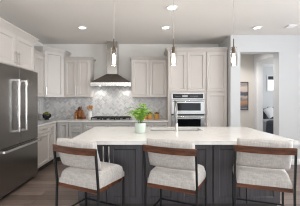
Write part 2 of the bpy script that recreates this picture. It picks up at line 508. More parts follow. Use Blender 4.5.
# right and rear walls of the living side with their windows
def wall_with_window(name, wname, vertical_axis, pos, lo, hi, wins):
    bm = bmesh.new(); fr = bmesh.new()
    def b_(m_, a, c, z0, z1, o0=0.0, o1=0.1):
        if vertical_axis == 'x': box(m_, pos + o0, pos + o1, a, c, z0, z1)
        else: box(m_, a, c, pos - o1, pos - o0, z0, z1)
    cur = lo
    for (a, c) in wins:
        b_(bm, cur, a, 0, CEIL); b_(bm, a, c, 0, 0.4); b_(bm, a, c, 2.5, CEIL); cur = c
        for u in (a, (a + c) / 2 - 0.02, c - 0.04): b_(fr, u, u + 0.04, 0.4, 2.5, 0.03, 0.08)
        b_(fr, a + 0.04, c - 0.04, 0.4, 0.44, 0.03, 0.08); b_(fr, a + 0.04, c - 0.04, 2.46, 2.5, 0.03, 0.08)
    b_(bm, cur, hi, 0, CEIL)
    struct(name, bm, M['wall']); struct(wname, fr, M['white'])
wall_with_window('wall_right', 'window_2', 'x', XR, YR, YP, [(-0.1, 2.9)])
wall_with_window('wall_rear', 'window_3', 'y', YR, XL, XR, [(-2.35, -2.15), (-1.6, 0.4), (1.9, 3.9)])
# marble herringbone splashback on both walls
bm = bmesh.new()
box(bm, XL, 0.47, YB - 0.01, YB, 0.914, 1.80)
box(bm, XL, XL + 0.01, 4.03, YB - 0.01, 0.914, 1.46)
struct('trim_3', bm, M['tile'], label='pale marble herringbone tile splashback behind the cooktop')
bm = bmesh.new()
box(bm, XA, XO0, YP - 0.014, YP, 0, 0.12, 0.003); box(bm, XO1, XR, YP - 0.014, YP, 0, 0.12, 0.003)
struct('baseboard_front', bm, M['white'])
struct('baseboard_hall', bx(XA + 0.12, HX, HY - 0.014, HY, 0, 0.12, 0.003), M['white'])

# ------------------------------------------------------------------ cabinets
PULL = 'handle'
def cabinet(name, label, loc, rotz, W, H, D, fronts, mat, crown=None, toe=False, sides=None, cat='cabinet', group=None, pull_mat='nickel', plen=0.16, rail=0.06):
    """local x along the front, y into the cabinet; fronts: (kind, x0, x1, z0, z1, pull x or None, pull z)"""
    t = thing(name, label, cat, loc, rotz, group)
    bm = bmesh.new()
    z0 = 0.11 if toe else 0.0
    box(bm, 0, W, 0, D, z0, H)
    part(t, 'body', bm, mat)
    if toe:
        part(t, 'toe_kick', bx(0.0, W, 0.06, D, 0, 0.11), M['toe'])
    for kind, a, b, c, d, px, pz in fronts:
        f = part(t, kind, B(shaker, a, b, c, d, rail=rail), mat)
        if px is not None:
            horiz = kind == 'drawer'
            part(f, PULL, B(pull, px, pz, min(plen, (b - a) * 0.6) if horiz else plen, not horiz), M[pull_mat])
    if crown:
        z, h, o, xl, xr = crown                   # height of its foot, height, overhang, overhang at either end
        bm = bmesh.new()
        steps = 5
        prof = [(0.0, 0.0), (0.12, 0.18), (0.3, 0.34), (0.62, 0.62), (0.9, 0.8), (1.0, 0.84), (1.0, 1.0)]
        for p, q in zip(prof, prof[1:]):
            frustum(bm, (-o * p[0] * xl, W + o * p[0] * xr, -0.012 - o * p[0], D, z + h * p[1]),
                        (-o * q[0] * xl, W + o * q[0] * xr, -0.012 - o * q[0], D, z + h * q[1]))
        bmesh.ops.remove_doubles(bm, verts=bm.verts, dist=1e-5)
        part(t, 'crown_moulding', bm, mat)
    return t

UB, UT = 1.43, 2.29            # bottom and top of the wall cabinets
# above the refrigerator
FY0, FY1 = 2.90, 4.0
Wf = FY1 - FY0
s = 3.44 - FY0
t = cabinet('fridge_cabinet', 'deep two-door cabinet spanning the top of the steel refrigerator', (-2.02, FY0, 1.875), PI / 2, Wf, 0.49, 0.53 - 0.002,
            [('door', 0, s, 0.0, 0.485, s - 0.04, 0.125), ('door', s, Wf, 0.0, 0.485, s + 0.04, 0.125)], M['cab'], crown=(0.487, 0.095, 0.07, 0, 1), plen=0.2)
for x0 in (-0.025, Wf - 0.001):
    part(t, 'side_panel', bx(x0, x0 + 0.024, 0.0, 0.525, -1.875, 0.49), M['cab'])
# left wall cabinet between the refrigerator and the corner
cabinet('wall_cabinet', 'narrow wall cabinet squeezed between refrigerator and corner cabinet', (-2.235, 4.03, UB), PI / 2, 0.82, UT - UB, 0.312,
        [('door', 0, 0.41, 0, UT - UB, 0.37, 0.13), ('door', 0.41, 0.82, 0, UT - UB, 0.45, 0.13)], M['cab'], crown=(UT - UB, 0.06, 0.045, 0, 0))
# diagonal corner cabinet: its own five-sided body
A_, B_ = Vector((-2.235, 4.855)), Vector((-1.90, 5.19))
t = thing('corner_cabinet', 'tall diagonal corner wall cabinet above the dark bowl', 'cabinet', (A_.x, A_.y, UB), PI / 4)
Wc = (B_ - A_).length; CT = 2.445 - UB
def corner_prism(bm, z0, z1, grow=0.0):
    inv = Matrix.Rotation(-PI / 4, 2)
    pts = [A_, B_, Vector((B_.x, YB - 0.002)), Vector((XL + 0.002, YB - 0.002)), Vector((XL + 0.002, A_.y))]
    out = []
    for k, p in enumerate(pts):
        q = Vector(p)
        if k == 0: q += Vector((grow * 0.41, -grow))
        if k == 1: q += Vector((grow, -grow * 0.41))
        if k == 2: q += Vector((grow, 0))
        if k == 4: q += Vector((0, -grow))
        out.append(inv @ (q - A_))
    a = [bm.verts.new((p.x, p.y, z0)) for p in out]; b = [bm.verts.new((p.x, p.y, z1)) for p in out]
    bm.faces.new(a[::-1]); bm.faces.new(b)
    for k in range(5): bm.faces.new((a[k], a[(k + 1) % 5], b[(k + 1) % 5], b[k]))
part(t, 'body', B(corner_prism, 0, CT), M['cab'])
d = part(t, 'door', B(shaker, 0.015, Wc - 0.015, 0, CT - 0.005), M['cab'])
part(d, PULL, B(pull, 0.055, 0.13, 0.16), M['nickel'])
bm = bmesh.new()
for (z0, z1, g) in ((0, 0.02, 0.012), (0.02, 0.04, 0.026), (0.04, 0.055, 0.042), (0.055, 0.07, 0.055)):
    corner_prism(bm, CT + z0, CT + z1, g)
part(t, 'crown_moulding', bm, M['cab'])
# back wall
w = 0.605
cabinet('wall_cabinet', 'two-door wall cabinet above the wooden utensils, beside the range hood', (-1.895, 5.19, UB), 0, w, UT - UB, 0.345,
        [('door', 0, w / 2, 0, UT - UB, w / 2 - 0.025, 0.14), ('door', w / 2, w, 0, UT - UB, w / 2 + 0.025, 0.14)], M['cab'], crown=(UT - UB, 0.06, 0.05, 0, 1), plen=0.22)
w = 0.815
cabinet('wall_cabinet', 'two-door wall cabinet above the three amber jars', (-0.347, 5.19, UB), 0, w, UT - UB, 0.345,
        [('door', 0, 0.412, 0, UT - UB, 0.412 - 0.03, 0.14), ('door', 0.412, w, 0, UT - UB, 0.412 + 0.03, 0.14)], M['cab'], crown=(UT - UB, 0.06, 0.05, 1, 0), plen=0.22)
# tall oven housing and pantry
TY = 4.93
OX0, OX1, OZ0, OZ1 = 0.538, 1.268, 0.42, 1.515
t = thing('oven_cabinet', 'tall oven cabinet with two doors above the double oven', 'cabinet', (0.47, TY, 0))
bm = bmesh.new()
TW, TD = 0.83, YB - TY - 0.002
ox0, ox1 = OX0 - 0.47, OX1 - 0.47
box(bm, 0, ox0, 0, TD, 0.1, 2.42); box(bm, ox1, TW, 0, TD, 0.1, 2.42)
box(bm, ox0, ox1, 0, TD, 0.1, OZ0); box(bm, ox0, ox1, 0, TD, OZ1, 2.42); box(bm, ox0, ox1, TD - 0.03, TD, OZ0, OZ1)
part(t, 'body', bm, M['cab'])
part(t, 'toe_kick', bx(0, TW, 0.06, TD, 0, 0.1), M['toe'])
for a, b, px in ((0.003, TW / 2, TW / 2 - 0.03), (TW / 2, TW - 0.003, TW / 2 + 0.03)):
    d = part(t, 'door', B(shaker, a, b, 1.55, 2.415), M['cab']); part(d, PULL, B(pull, px, 1.70, 0.22), M['nickel'])
d = part(t, 'drawer', B(shaker, 0.003, TW - 0.003, 0.11, 0.40), M['cab']); part(d, PULL, B(pull, TW / 2, 0.34, 0.22, False), M['nickel'])
def crown(bm, W, D, z, h, o, xl, xr):
    prof = [(0.0, 0.0), (0.12, 0.18), (0.3, 0.34), (0.62, 0.62), (0.9, 0.8), (1.0, 0.84), (1.0, 1.0)]
    for p, q in zip(prof, prof[1:]):
        frustum(bm, (-o * p[0] * xl, W + o * p[0] * xr, -0.012 - o * p[0], D, z + h * p[1]), (-o * q[0] * xl, W + o * q[0] * xr, -0.012 - o * q[0], D, z + h * q[1]))
    bmesh.ops.remove_doubles(bm, verts=bm.verts, dist=1e-5)
part(t, 'crown_moulding', B(crown, TW, TD, 2.42, 0.085, 0.05, 1, 0), M['cab'])
PW = 0.46
cabinet('pantry_cabinet', 'tall narrow pantry cabinet beside the oven cabinet, against the white wall end', (1.302, TY, 0), 0, PW, 2.42, TD,
        [('door', 0.003, PW - 0.003, 1.55, 2.415, 0.035, 1.70), ('door', 0.003, PW - 0.003, 0.115, 1.525, 0.035, 1.05)], M['cab'], crown=(2.42, 0.085, 0.05, 0, 0), toe=True, plen=0.22)

# base cabinets
BH = 0.879
def base(label, loc, rotz, W, fronts, D=0.575, mat='cab_base'):
    return cabinet('base_cabinet', label, loc, rotz, W, BH, D, fronts, M[mat], toe=True, rail=0.05)
base('pale base cabinet with two wide drawers next to the refrigerator', (-1.99, 4.03, 0), PI / 2, 0.555,
     [('drawer', 0.003, 0.55, 0.735, 0.87, 0.277, 0.80), ('drawer', 0.003, 0.55, 0.12, 0.725, 0.277, 0.665)], 0.555, 'cab')
base('pale narrow base cabinet with one tall door at the inner corner', (-1.99, 4.586, 0), PI / 2, 0.355,
     [('door', 0.003, 0.31, 0.12, 0.87, 0.04, 0.73)], 0.555, 'cab')
base('grey corner base cabinet with one door under the splashback corner', (-1.985, 4.955, 0), 0, 0.27,
     [('door', 0.05, 0.268, 0.12, 0.87, None, 0)])
base('grey base cabinet with stacked drawers below the wooden utensils', (-1.713, 4.955, 0), 0, 0.335,
     [('drawer', 0.003, 0.30, 0.725, 0.87, 0.15, 0.80), ('drawer', 0.003, 0.30, 0.43, 0.715, 0.15, 0.645), ('drawer', 0.003, 0.30, 0.12, 0.42, 0.15, 0.345)])
base('wide grey base cabinet with drawers directly below the gas cooktop', (-1.376, 4.955, 0), 0, 1.04,
     [('drawer', 0.003, 0.51, 0.725, 0.87, None, 0), ('drawer', 0.513, 1.035, 0.725, 0.87, None, 0),
      ('drawer', 0.003, 1.035, 0.43, 0.715, 0.52, 0.645), ('drawer', 0.003, 1.035, 0.12, 0.42, 0.52, 0.345)])
base('grey base cabinet with two drawers below the three amber jars', (-0.334, 4.955, 0), 0, 0.80,
     [('drawer', 0.04, 0.41, 0.725, 0.87, 0.225, 0.80), ('drawer', 0.413, 0.797, 0.725, 0.87, 0.605, 0.80),
      ('door', 0.04, 0.41, 0.12, 0.715, 0.375, 0.6), ('door', 0.413, 0.797, 0.12, 0.715, 0.45, 0.6)])
# L-shaped worktop
bm = bmesh.new()
pts = [(XL + 0.011, 4.03), (-1.955, 4.03), (-1.955, 4.915), (0.468, 4.915), (0.468, YB - 0.011), (XL + 0.011, YB - 0.011)]
a = [bm.verts.new((x, y, 0.881)) for x, y in pts]; b = [bm.verts.new((x, y, 0.914)) for x, y in pts]
bm.faces.new(a[::-1]); bm.faces.new(b)
for k in range(6): bm.faces.new((a[k], a[(k + 1) % 6], b[(k + 1) % 6], b[k]))
single('worktop', bm, M['quartz'], 'white quartz worktop running along the tiled walls', 'worktop')

# ------------------------------------------------------------------ refrigerator
fr = thing('refrigerator', 'stainless french-door refrigerator with bottom freezer drawer', 'refrigerator', (-2.02, FY0, 0), PI / 2)
seam = 0.525
part(fr, 'body', bx(0.003, Wf - 0.003, 0.0, 0.52, 0.05, 1.85), M['steel_side'])
part(fr, 'toe_grille', bx(0.02, Wf - 0.02, -0.02, 0.1, 0.0, 0.049), M['toe'])
for a, b, hx in ((0.003, seam - 0.002, seam - 0.11), (seam + 0.002, Wf - 0.004, seam + 0.085)):
    d = part(fr, 'door', bx(a, b, -0.09, -0.002, 0.70, 1.852, 0.006, 2), M['fridge'])
    bm = bmesh.new()
    box(bm, hx - 0.017, hx + 0.017, -0.162, -0.14, 0.89, 1.67, 0.004, 2)
    for z in (0.905, 1.655): box(bm, hx - 0.015, hx + 0.015, -0.142, -0.09, z - 0.015, z + 0.015)
    part(d, 'handle', bm, M['chrome'], label='bright polished vertical bar handle')
d = part(fr, 'freezer_drawer', bx(0.003, Wf - 0.004, -0.09, -0.002, 0.055, 0.692, 0.006, 2), M['fridge'])
bm = bmesh.new()
box(bm, 0.06, Wf - 0.02, -0.162, -0.14, 0.648, 0.682, 0.004, 2)
for x in (0.08, Wf - 0.04): box(bm, x - 0.015, x + 0.015, -0.142, -0.09, 0.65, 0.68)
part(d, 'handle', bm, M['chrome'], label='bright polished horizontal bar handle')

# ------------------------------------------------------------------ double oven
ov = thing('double_oven', 'built-in stainless double wall oven with black glass windows', 'oven', (OX0, TY, OZ0))
W = OX1 - OX0; H = OZ1 - OZ0
part(ov, 'housing', bx(0.004, W - 0.004, 0.0, 0.52, 0.004, H - 0.004), M['steel_side'])
cp = part(ov, 'control_panel', bx(0.001, W - 0.001, -0.03, -0.001, H - 0.13, H, 0.003), M['steel'])
dp = part(cp, 'display', bx(0.035, W - 0.035, -0.033, -0.0295, H - 0.112, H - 0.018), M['display'], label='black glass touch display strip')
bm = bmesh.new()
box(bm, 0.24, 0.36, -0.0345, -0.0328, H - 0.085, H - 0.045)
for k in range(6): box(bm, 0.08 + 0.022 * k, 0.092 + 0.022 * k, -0.0345, -0.0328, H - 0.07, H - 0.06)
for k in range(7): box(bm, 0.42 + 0.024 * k, 0.434 + 0.024 * k, -0.0345, -0.0328, H - 0.07, H - 0.06)
part(cp, 'control_marks', bm, M['display_lit'])
def oven_door(z0, z1, wz0, wz1, hz):
    d = part(ov, 'door', bx(0.001, W - 0.001, -0.04, -0.001, z0, z1, 0.004), M['steel'])
    part(d, 'window', bx(0.13, W - 0.09, -0.043, -0.0395, wz0, wz1, 0.001), M['black_glass'], label='dark glass oven window')
    bm = bmesh.new()
    tube(bm, [(0.03, -0.085, hz), (W - 0.03, -0.085, hz)], 0.013, 12)
    for x in (0.06, W - 0.06): tube(bm, [(x, -0.085, hz), (x, -0.039, hz)], 0.009, 8)
    part(d, 'handle', bm, M['chrome'], 40)
oven_door(1.058 - OZ0, H - 0.135, 1.135 - OZ0, 1.30 - OZ0, 1.345 - OZ0)
oven_door(0.002, 1.028 - OZ0, 0.50 - OZ0, 0.953 - OZ0, 0.995 - OZ0)
part(ov, 'vent_strip', bx(0.01, W - 0.01, -0.02, -0.001, 1.030 - OZ0, 1.056 - OZ0), M['black_metal'])

# ------------------------------------------------------------------ range hood
HC = -0.807
hd = thing('range_hood', 'stainless chimney range hood hung above the gas cooktop', 'range hood', (HC, YB - 0.012, 1.71))
bm = bmesh.new()
box(bm, -0.457, 0.457, -0.49, 0, 0.0, 0.055, 0.003)
box(bm, -0.457, 0.457, -0.49, -0.47, -0.022, 0.0)
part(hd, 'rim', bm, M['hood'])
bm = bmesh.new()
frustum(bm, (-0.455, 0.455, -0.488, 0, 0.055), (-0.125, 0.125, -0.27, 0, 0.265))
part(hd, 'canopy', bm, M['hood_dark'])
part(hd, 'chimney', bx(-0.122, 0.122, -0.265, 0, 0.262, CEIL - 1.712, 0.004), M['hood'])
bm = bmesh.new()
for k in range(3): box(bm, -0.44 + 0.295 * k, -0.155 + 0.295 * k, -0.44, -0.06, -0.008, 0.001)
part(hd, 'filters', bm, M['steel_side'])
bm = bmesh.new()
bm.free()
for k in range(5): part(hd, 'button', B(tube, [(-0.08 + 0.04 * k, -0.494, 0.028), (-0.08 + 0.04 * k, -0.488, 0.028)], 0.009, 10), M['chrome'])
for sx_ in (-0.3, 0.3):
    part(hd, 'lamp', B(lathe, [(0, -0.012), (0.03, -0.012), (0.03, -0.0085), (0, -0.0085)], sx_, -0.17, 16), M['down'])
    l = bpy.data.lights.new('hood_lamp', 'SPOT'); l.energy = 4.6; l.color = (1, 0.96, 0.9); l.spot_size = 2.4; l.spot_blend = 0.7; l.shadow_soft_size = 0.04
    o = bpy.data.objects.new('hood_lamp', l); o.location = (HC + sx_, YB - 0.18, 1.69); o.rotation_euler = (math.radians(8), 0, 0); COL.objects.link(o)

# ------------------------------------------------------------------ cooktop
ck = thing('gas_cooktop', 'black gas cooktop with cast iron grates under the range hood', 'cooktop', (HC, 5.22, 0.9145))
part(ck, 'tray', bx(-0.455, 0.455, -0.255, 0.255, 0, 0.014, 0.004), M['steel'])
for gx in (-0.295, 0.0, 0.295):
    bm = bmesh.new()
    for x in (-0.138, -0.046, 0.046, 0.138): box(bm, gx + x - 0.007, gx + x + 0.007, -0.18, 0.24, 0.044, 0.06, 0.002)
    for y in (-0.175, -0.06, 0.06, 0.235): box(bm, gx - 0.145, gx + 0.145, y - 0.007, y + 0.007, 0.044, 0.06, 0.002)
    for x in (-0.135, 0.135):
        for y in (-0.172, 0.232): box(bm, gx + x - 0.009, gx + x + 0.009, y - 0.009, y + 0.009, 0.014, 0.046)
    part(ck, 'grate', bm, M['iron'])
for x, y, r in ((-0.295, 0.14, 0.04), (-0.295, -0.09, 0.034), (0, 0.03, 0.055), (0.295, 0.14, 0.034), (0.295, -0.09, 0.04)):
    part(ck, 'burner', B(lathe, [(r, 0.0141), (r, 0.026), (r * 0.75, 0.028), (r * 0.7, 0.036), (0, 0.036)], x, y, 20), M['iron'], 40)
for k in range(5):
    part(ck, 'knob', B(lathe, [(0.022, 0.0141), (0.022, 0.022), (0.017, 0.024), (0.016, 0.046), (0, 0.047)], -0.2 + 0.1 * k, -0.218, 16), M['black_metal'], 40)

# ------------------------------------------------------------------ island
IX0, IX1, IY0, IY1 = -0.864, 1.655, 2.446, 3.79
SX0, SX1, SY0, SY1 = 0.06, 0.83, 3.30, 3.64
bm = bmesh.new()
xs = [IX0, SX0, SX1, IX1]; ys = [IY0, SY0, SY1, IY1]
grid = {}
for zi, z in enumerate((0.874, 0.914)):
    for i, x in enumerate(xs):
        for j, y in enumerate(ys): grid[i, j, zi] = bm.verts.new((x, y, z))
for i in range(3):
    for j in range(3):
        if (i, j) == (1, 1): continue
        for zi in (0, 1):
            q = [grid[i, j, zi], grid[i + 1, j, zi], grid[i + 1, j + 1, zi], grid[i, j + 1, zi]]
            bm.faces.new(q if zi else q[::-1])
for k in range(3):
    bm.faces.new((grid[k, 0, 0], grid[k + 1, 0, 0], grid[k + 1, 0, 1], grid[k, 0, 1]))
    bm.faces.new((grid[k, 3, 0], grid[k + 1, 3, 0], grid[k + 1, 3, 1], grid[k, 3, 1]))
    bm.faces.new((grid[0, k, 0], grid[0, k + 1, 0], grid[0, k + 1, 1], grid[0, k, 1]))
    bm.faces.new((grid[3, k, 0], grid[3, k + 1, 0], grid[3, k + 1, 1], grid[3, k, 1]))
for a, b in (((1, 1), (2, 1)), ((2, 1), (2, 2)), ((2, 2), (1, 2)), ((1, 2), (1, 1))):
    bm.faces.new((grid[a + (0,)], grid[b + (0,)], grid[b + (1,)], grid[a + (1,)]))
single('island_worktop', bm, M['quartz'], 'large white quartz top of the kitchen island', 'worktop')
# island carcass: seating-side cabinets, plain end panels
IB0, IB1, IBY0, IBY1 = -0.83, 1.62, 2.74, 3.76
CD = 0.40
def island_cab(label, x0, x1, seam_x, handles):
    t = thing('island_cabinet', label, 'cabinet', (x0, IBY0, 0))
    w = x1 - x0; s = seam_x - x0
    part(t, 'body', bx(0, w, 0, CD, 0.1, 0.872), M['island'])
    part(t, 'toe_kick', bx(0, w, 0.05, CD, 0, 0.1), M['toe'])
    for a, b, px in ((0.004, s, s - 0.033), (s, w - 0.004, s + 0.033)):
        d = part(t, 'door', B(shaker, a, b, 0.11, 0.845, rail=0.07, depth=0.014), M['island'])
        part(d, PULL, B(pull, px, 0.68, 0.26, True, w=0.016), M['chrome'], label='bright steel bar pull')
island_cab('charcoal island cabinet behind the stool nearest the refrigerator', IB0, -0.046, -0.480, True)
island_cab('charcoal island cabinet behind the middle stool', -0.044, 0.80, 0.378, True)
island_cab('charcoal island cabinet behind the stool farthest from the refrigerator', 0.802, IB1, 1.206, True)
t = thing('sink_cabinet', 'charcoal sink-side carcass of the island facing the ovens', 'cabinet', (IB0, IBY0 + CD, 0))
w = IB1 - IB0; dd = IBY1 - IBY0 - CD
bm = bmesh.new()
box(bm, 0, 0.02, 0.002, dd, 0.0, 0.872); box(bm, w - 0.02, w, 0.002, dd, 0.0, 0.872)
box(bm, 0.02, w - 0.02, dd - 0.02, dd, 0.1, 0.872); box(bm, 0.02, w - 0.02, 0.002, 0.02, 0.0, 0.872); box(bm, 0.02, w - 0.02, 0.02, dd - 0.02, 0.1, 0.12)
part(t, 'body', bm, M['island'])
for k in range(4):
    # doors on the far side face the ovens
    bm = B(shaker, 0.02 + k * (w - 0.04) / 4, 0.02 + (k + 1) * (w - 0.04) / 4, 0.11, 0.86)
    bmesh.ops.scale(bm, vec=(1, -1, 1), verts=bm.verts); bmesh.ops.translate(bm, vec=(0, dd, 0), verts=bm.verts)
    part(t, 'door', bm, M['island'])
# sink basin and tap
bm = bmesh.new()
def open_basin(bm, x0, x1, y0, y1, z0, z1, th):
    o = [(x0 - th, y0 - th), (x1 + th, y0 - th), (x1 + th, y1 + th), (x0 - th, y1 + th)]
    i = [(x0, y0), (x1, y0), (x1, y1), (x0, y1)]
    ot = [bm.verts.new((x, y, z1)) for x, y in o]; ob = [bm.verts.new((x, y, z0 - th)) for x, y in o]
    it = [bm.verts.new((x, y, z1)) for x, y in i]; ib = [bm.verts.new((x, y, z0)) for x, y in i]
    for k in range(4):
        n = (k + 1) % 4
        bm.faces.new((ot[k], ot[n], it[n], it[k])); bm.faces.new((it[k], it[n], ib[n], ib[k])); bm.faces.new((ot[n], ot[k], ob[k], ob[n]))
    bm.faces.new(ib); bm.faces.new(ob[::-1])
open_basin(bm, SX0 + 0.004, SX1 - 0.004, SY0 + 0.004, SY1 - 0.004, 0.68, 0.872, 0.006)
sk = thing('sink', 'stainless undermount sink let into the island worktop', 'sink', ((SX0 + SX1) / 2, (SY0 + SY1) / 2, 0.674))
part(sk, 'basin', bm, M['steel'], world=True)
part(sk, 'drain', B(lathe, [(0.045, 0.681 - 0.674), (0.045, 0.009), (0.03, 0.0085), (0, 0.0085)], 0, 0, 20), M['chrome'], 40)
fx, fy = 0.432, 3.235
tp = thing('tap', 'tall brushed nickel gooseneck tap at the island sink', 'tap', (fx, fy, 0.9145))
part(tp, 'base', B(lathe, [(0.03, 0), (0.03, 0.008), (0.022, 0.014), (0.02, 0.11), (0, 0.11)], 0, 0, 20), M['nickel'], 40)
pts = [(0, 0, 0.1), (0, 0, 0.33)]
for k in range(1, 13):
    a = PI * k / 12
    pts.append((0, 0.085 - 0.085 * math.cos(a), 0.33 + 0.085 * math.sin(a) * 1.2))
pts.append((0, 0.17, 0.27))
part(tp, 'spout', B(tube, pts, 0.0125, 12), M['tap'], 50)
part(tp, 'spray_head', B(tube, [(0, 0.17, 0.275), (0, 0.17, 0.19)], 0.019, 12, 0.021), M['tap'], 40)
bm = bmesh.new(); tube(bm, [(-0.015, 0, 0.075), (-0.05, 0, 0.08)], 0.009, 10); tube(bm, [(-0.045, 0, 0.08), (-0.06, -0.01, 0.15)], 0.006, 8)
part(tp, 'lever', bm, M['tap'], 40)

# ------------------------------------------------------------------ bar stools
def cushion_grid(bm, fn, nu, nv):
    """closed pillow from fn(u, v, side) with side 0 front / 1 back, u, v in 0..1"""
    sides = []
    for s_ in (0, 1):
        sides.append([[bm.verts.new(fn(i / nu, j / nv, s_)) for j in range(nv + 1)] for i in range(nu + 1)])
    for s_ in (0, 1):
        g = sides[s_]
        for i in range(nu):
            for j in range(nv):
                q = (g[i][j], g[i + 1][j], g[i + 1][j + 1], g[i][j + 1])
                bm.faces.new(q if s_ == 0 else q[::-1])
    f, b = sides
    ring = [(i, 0) for i in range(nu)] + [(nu, j) for j in range(nv)] + [(i, nv) for i in range(nu, 0, -1)] + [(0, j) for j in range(nv, 0, -1)]
    for (i, j), (k, l) in zip(ring, ring[1:] + ring[:1]):
        bm.faces.new((f[i][j], b[i][j], b[k][l], f[k][l]))

HWS = 0.245                     # half width at the rear posts
SB = -0.205                     # rear of the seat (local y), front of the seat at +0.225
def lean(z):                    # posts lean back above the seat
    return SB - 0.012 - max(0, z - 0.55) * 0.11
def rnd(v, e=0.10):             # rounded ends 0..1 -> 0..1..0
    d_ = min(v, 1 - v) / e
    return 1.0 if d_ >= 1 else math.sqrt(max(0.0, 1 - (1 - d_) ** 2))
def bow(x): return -0.035 * (1 - (x / 0.25) ** 2)
def back_fn(u, v, s_):
    x = -0.238 + 0.476 * u
    z = 0.698 + 0.282 * v
    th = 0.075 * (0.25 + 0.75 * rnd(v, 0.16)) * (0.3 + 0.7 * rnd(u, 0.07))
    yc = lean(z) + 0.042 + bow(x) + 0.055 * max(0.0, (0.90 - z) / 0.21)
    z += 0.012 * (1 - (2 * u - 1) ** 2) * (v - 0.0)
    return (x, yc + (th / 2 if s_ else -th / 2), z)
def seat_fn(u, v, s_):
    # u across, v from the rear to the front
    wv = 0.236 + 0.03 * v
    x = (2 * u - 1) * wv; y = SB - 0.008 + 0.453 * v
    c = 0.05                    # round the front corners in plan
    if v > 0.8: x *= 1 - 0.05 * ((v - 0.8) / 0.2) ** 2
    if s_ == 0: return (x, y, 0.537)
    edge = min(rnd(u, 0.14), rnd(v, 0.2))
    return (x, y, 0.537 + 0.045 + 0.09 * edge + 0.016 * math.sin(PI * u) * math.sin(PI * v))
def make_stool(label, loc, rotz):
    t = thing('bar_stool', label, 'bar stool', loc, rotz, 'upholstered bar stools along the island')
    bm = bmesh.new(); cushion_grid(bm, lambda u, v, s_: back_fn(u, v, s_), 24, 18)
    part(t, 'backrest', bm, M['fabric'], 60)
    bm = bmesh.new(); cushion_grid(bm, seat_fn, 24, 20)
    part(t, 'seat_cushion', bm, M['fabric'], 60)
    bm = bmesh.new()
    n = 20; z0, z1 = 0.860, 0.923
    rows = []
    for i in range(n + 1):
        x = -0.263 + 0.526 * i / n
        yo = [lean(z) + 0.005 + bow(max(-0.25, min(0.25, x))) * 1.05 for z in (z0, z1)]
        rows.append([bm.verts.new((x, yo[0] - 0.016, z0)), bm.verts.new((x, yo[1] - 0.016, z1)), bm.verts.new((x, yo[1] + 0.004, z1)), bm.verts.new((x, yo[0] + 0.004, z0))])
    for a, b in zip(rows, rows[1:]):
        for k in range(4): bm.faces.new((a[k], b[k], b[(k + 1) % 4], a[(k + 1) % 4]))
    bm.faces.new(rows[0]); bm.faces.new(rows[-1][::-1])
    part(t, 'back_rail', bm, M['walnut'], 40, label='walnut band across the back of the backrest')
    bm = bmesh.new()
    for (x0, x1, y0, y1) in ((-0.245, 0.245, SB - 0.008, SB + 0.022), (-0.255, 0.255, 0.195, 0.225)):
        box(bm, x0, x1, y0, y1, 0.497, 0.536, 0.003)
    for s_ in (-1, 1): box(bm, min(s_ * 0.225, s_ * 0.25), max(s_ * 0.225, s_ * 0.25), SB + 0.022, 0.195, 0.497, 0.536, 0.003)
    box(bm, -0.225, 0.225, SB + 0.022, 0.195, 0.525, 0.536)
    part(t, 'seat_frame', bm, M['walnut'])
    r = 0.009
    for s_ in (-1, 1):
        bm = bmesh.new()
        pts = [(s_ * (HWS + 0.012), lean(0.3) - 0.012, 0.0), (s_ * (HWS + 0.012), lean(0.3), 0.55), (s_ * (HWS + 0.012), lean(0.92), 0.92)]
        vv = []
        for p in pts:
            vv.append([bm.verts.new((p[0] + a * r, p[1] + b * r, p[2])) for a, b in ((-1, -1), (1, -1), (1, 1), (-1, 1))])
        for a, b in zip(vv, vv[1:]):
            for k in range(4): bm.faces.new((a[k], a[(k + 1) % 4], b[(k + 1) % 4], b[k]))
        bm.faces.new(vv[0][::-1]); bm.faces.new(vv[-1])
        part(t, 'leg', bm, M['black_metal'])
        bm = bmesh.new()
        box(bm, s_ * 0.257 - r, s_ * 0.257 + r, 0.20, 0.20 + 2 * r, 0.0, 0.535)
        part(t, 'leg', bm, M['black_metal'])
    bm = bmesh.new()
    for s_ in (-1, 1): box(bm, s_ * 0.257 - 0.007, s_ * 0.257 + 0.007, lean(0.3), 0.20, 0.20, 0.214)
    box(bm, -0.25, 0.25, lean(0.3) - 0.007, lean(0.3) + 0.007, 0.20, 0.214)
    box(bm, -0.25, 0.25, 0.202, 0.216, 0.20, 0.214)
    part(t, 'footrest', bm, M['black_metal'])
    return t
def stool_at(label, rear_x, rear_y, deg):
    a = math.radians(deg)
    return make_stool(label, (rear_x - SB * math.sin(a), rear_y - SB * math.cos(a), 0), -a)
stool_at('upholstered walnut-banded bar stool nearest the refrigerator, turned most', -0.662, 2.16, 26)
stool_at('upholstered walnut-banded bar stool in the middle of the three', 0.228, 2.15, 25)
stool_at('upholstered walnut-banded bar stool farthest from the refrigerator', 1.125, 2.165, 18.5)

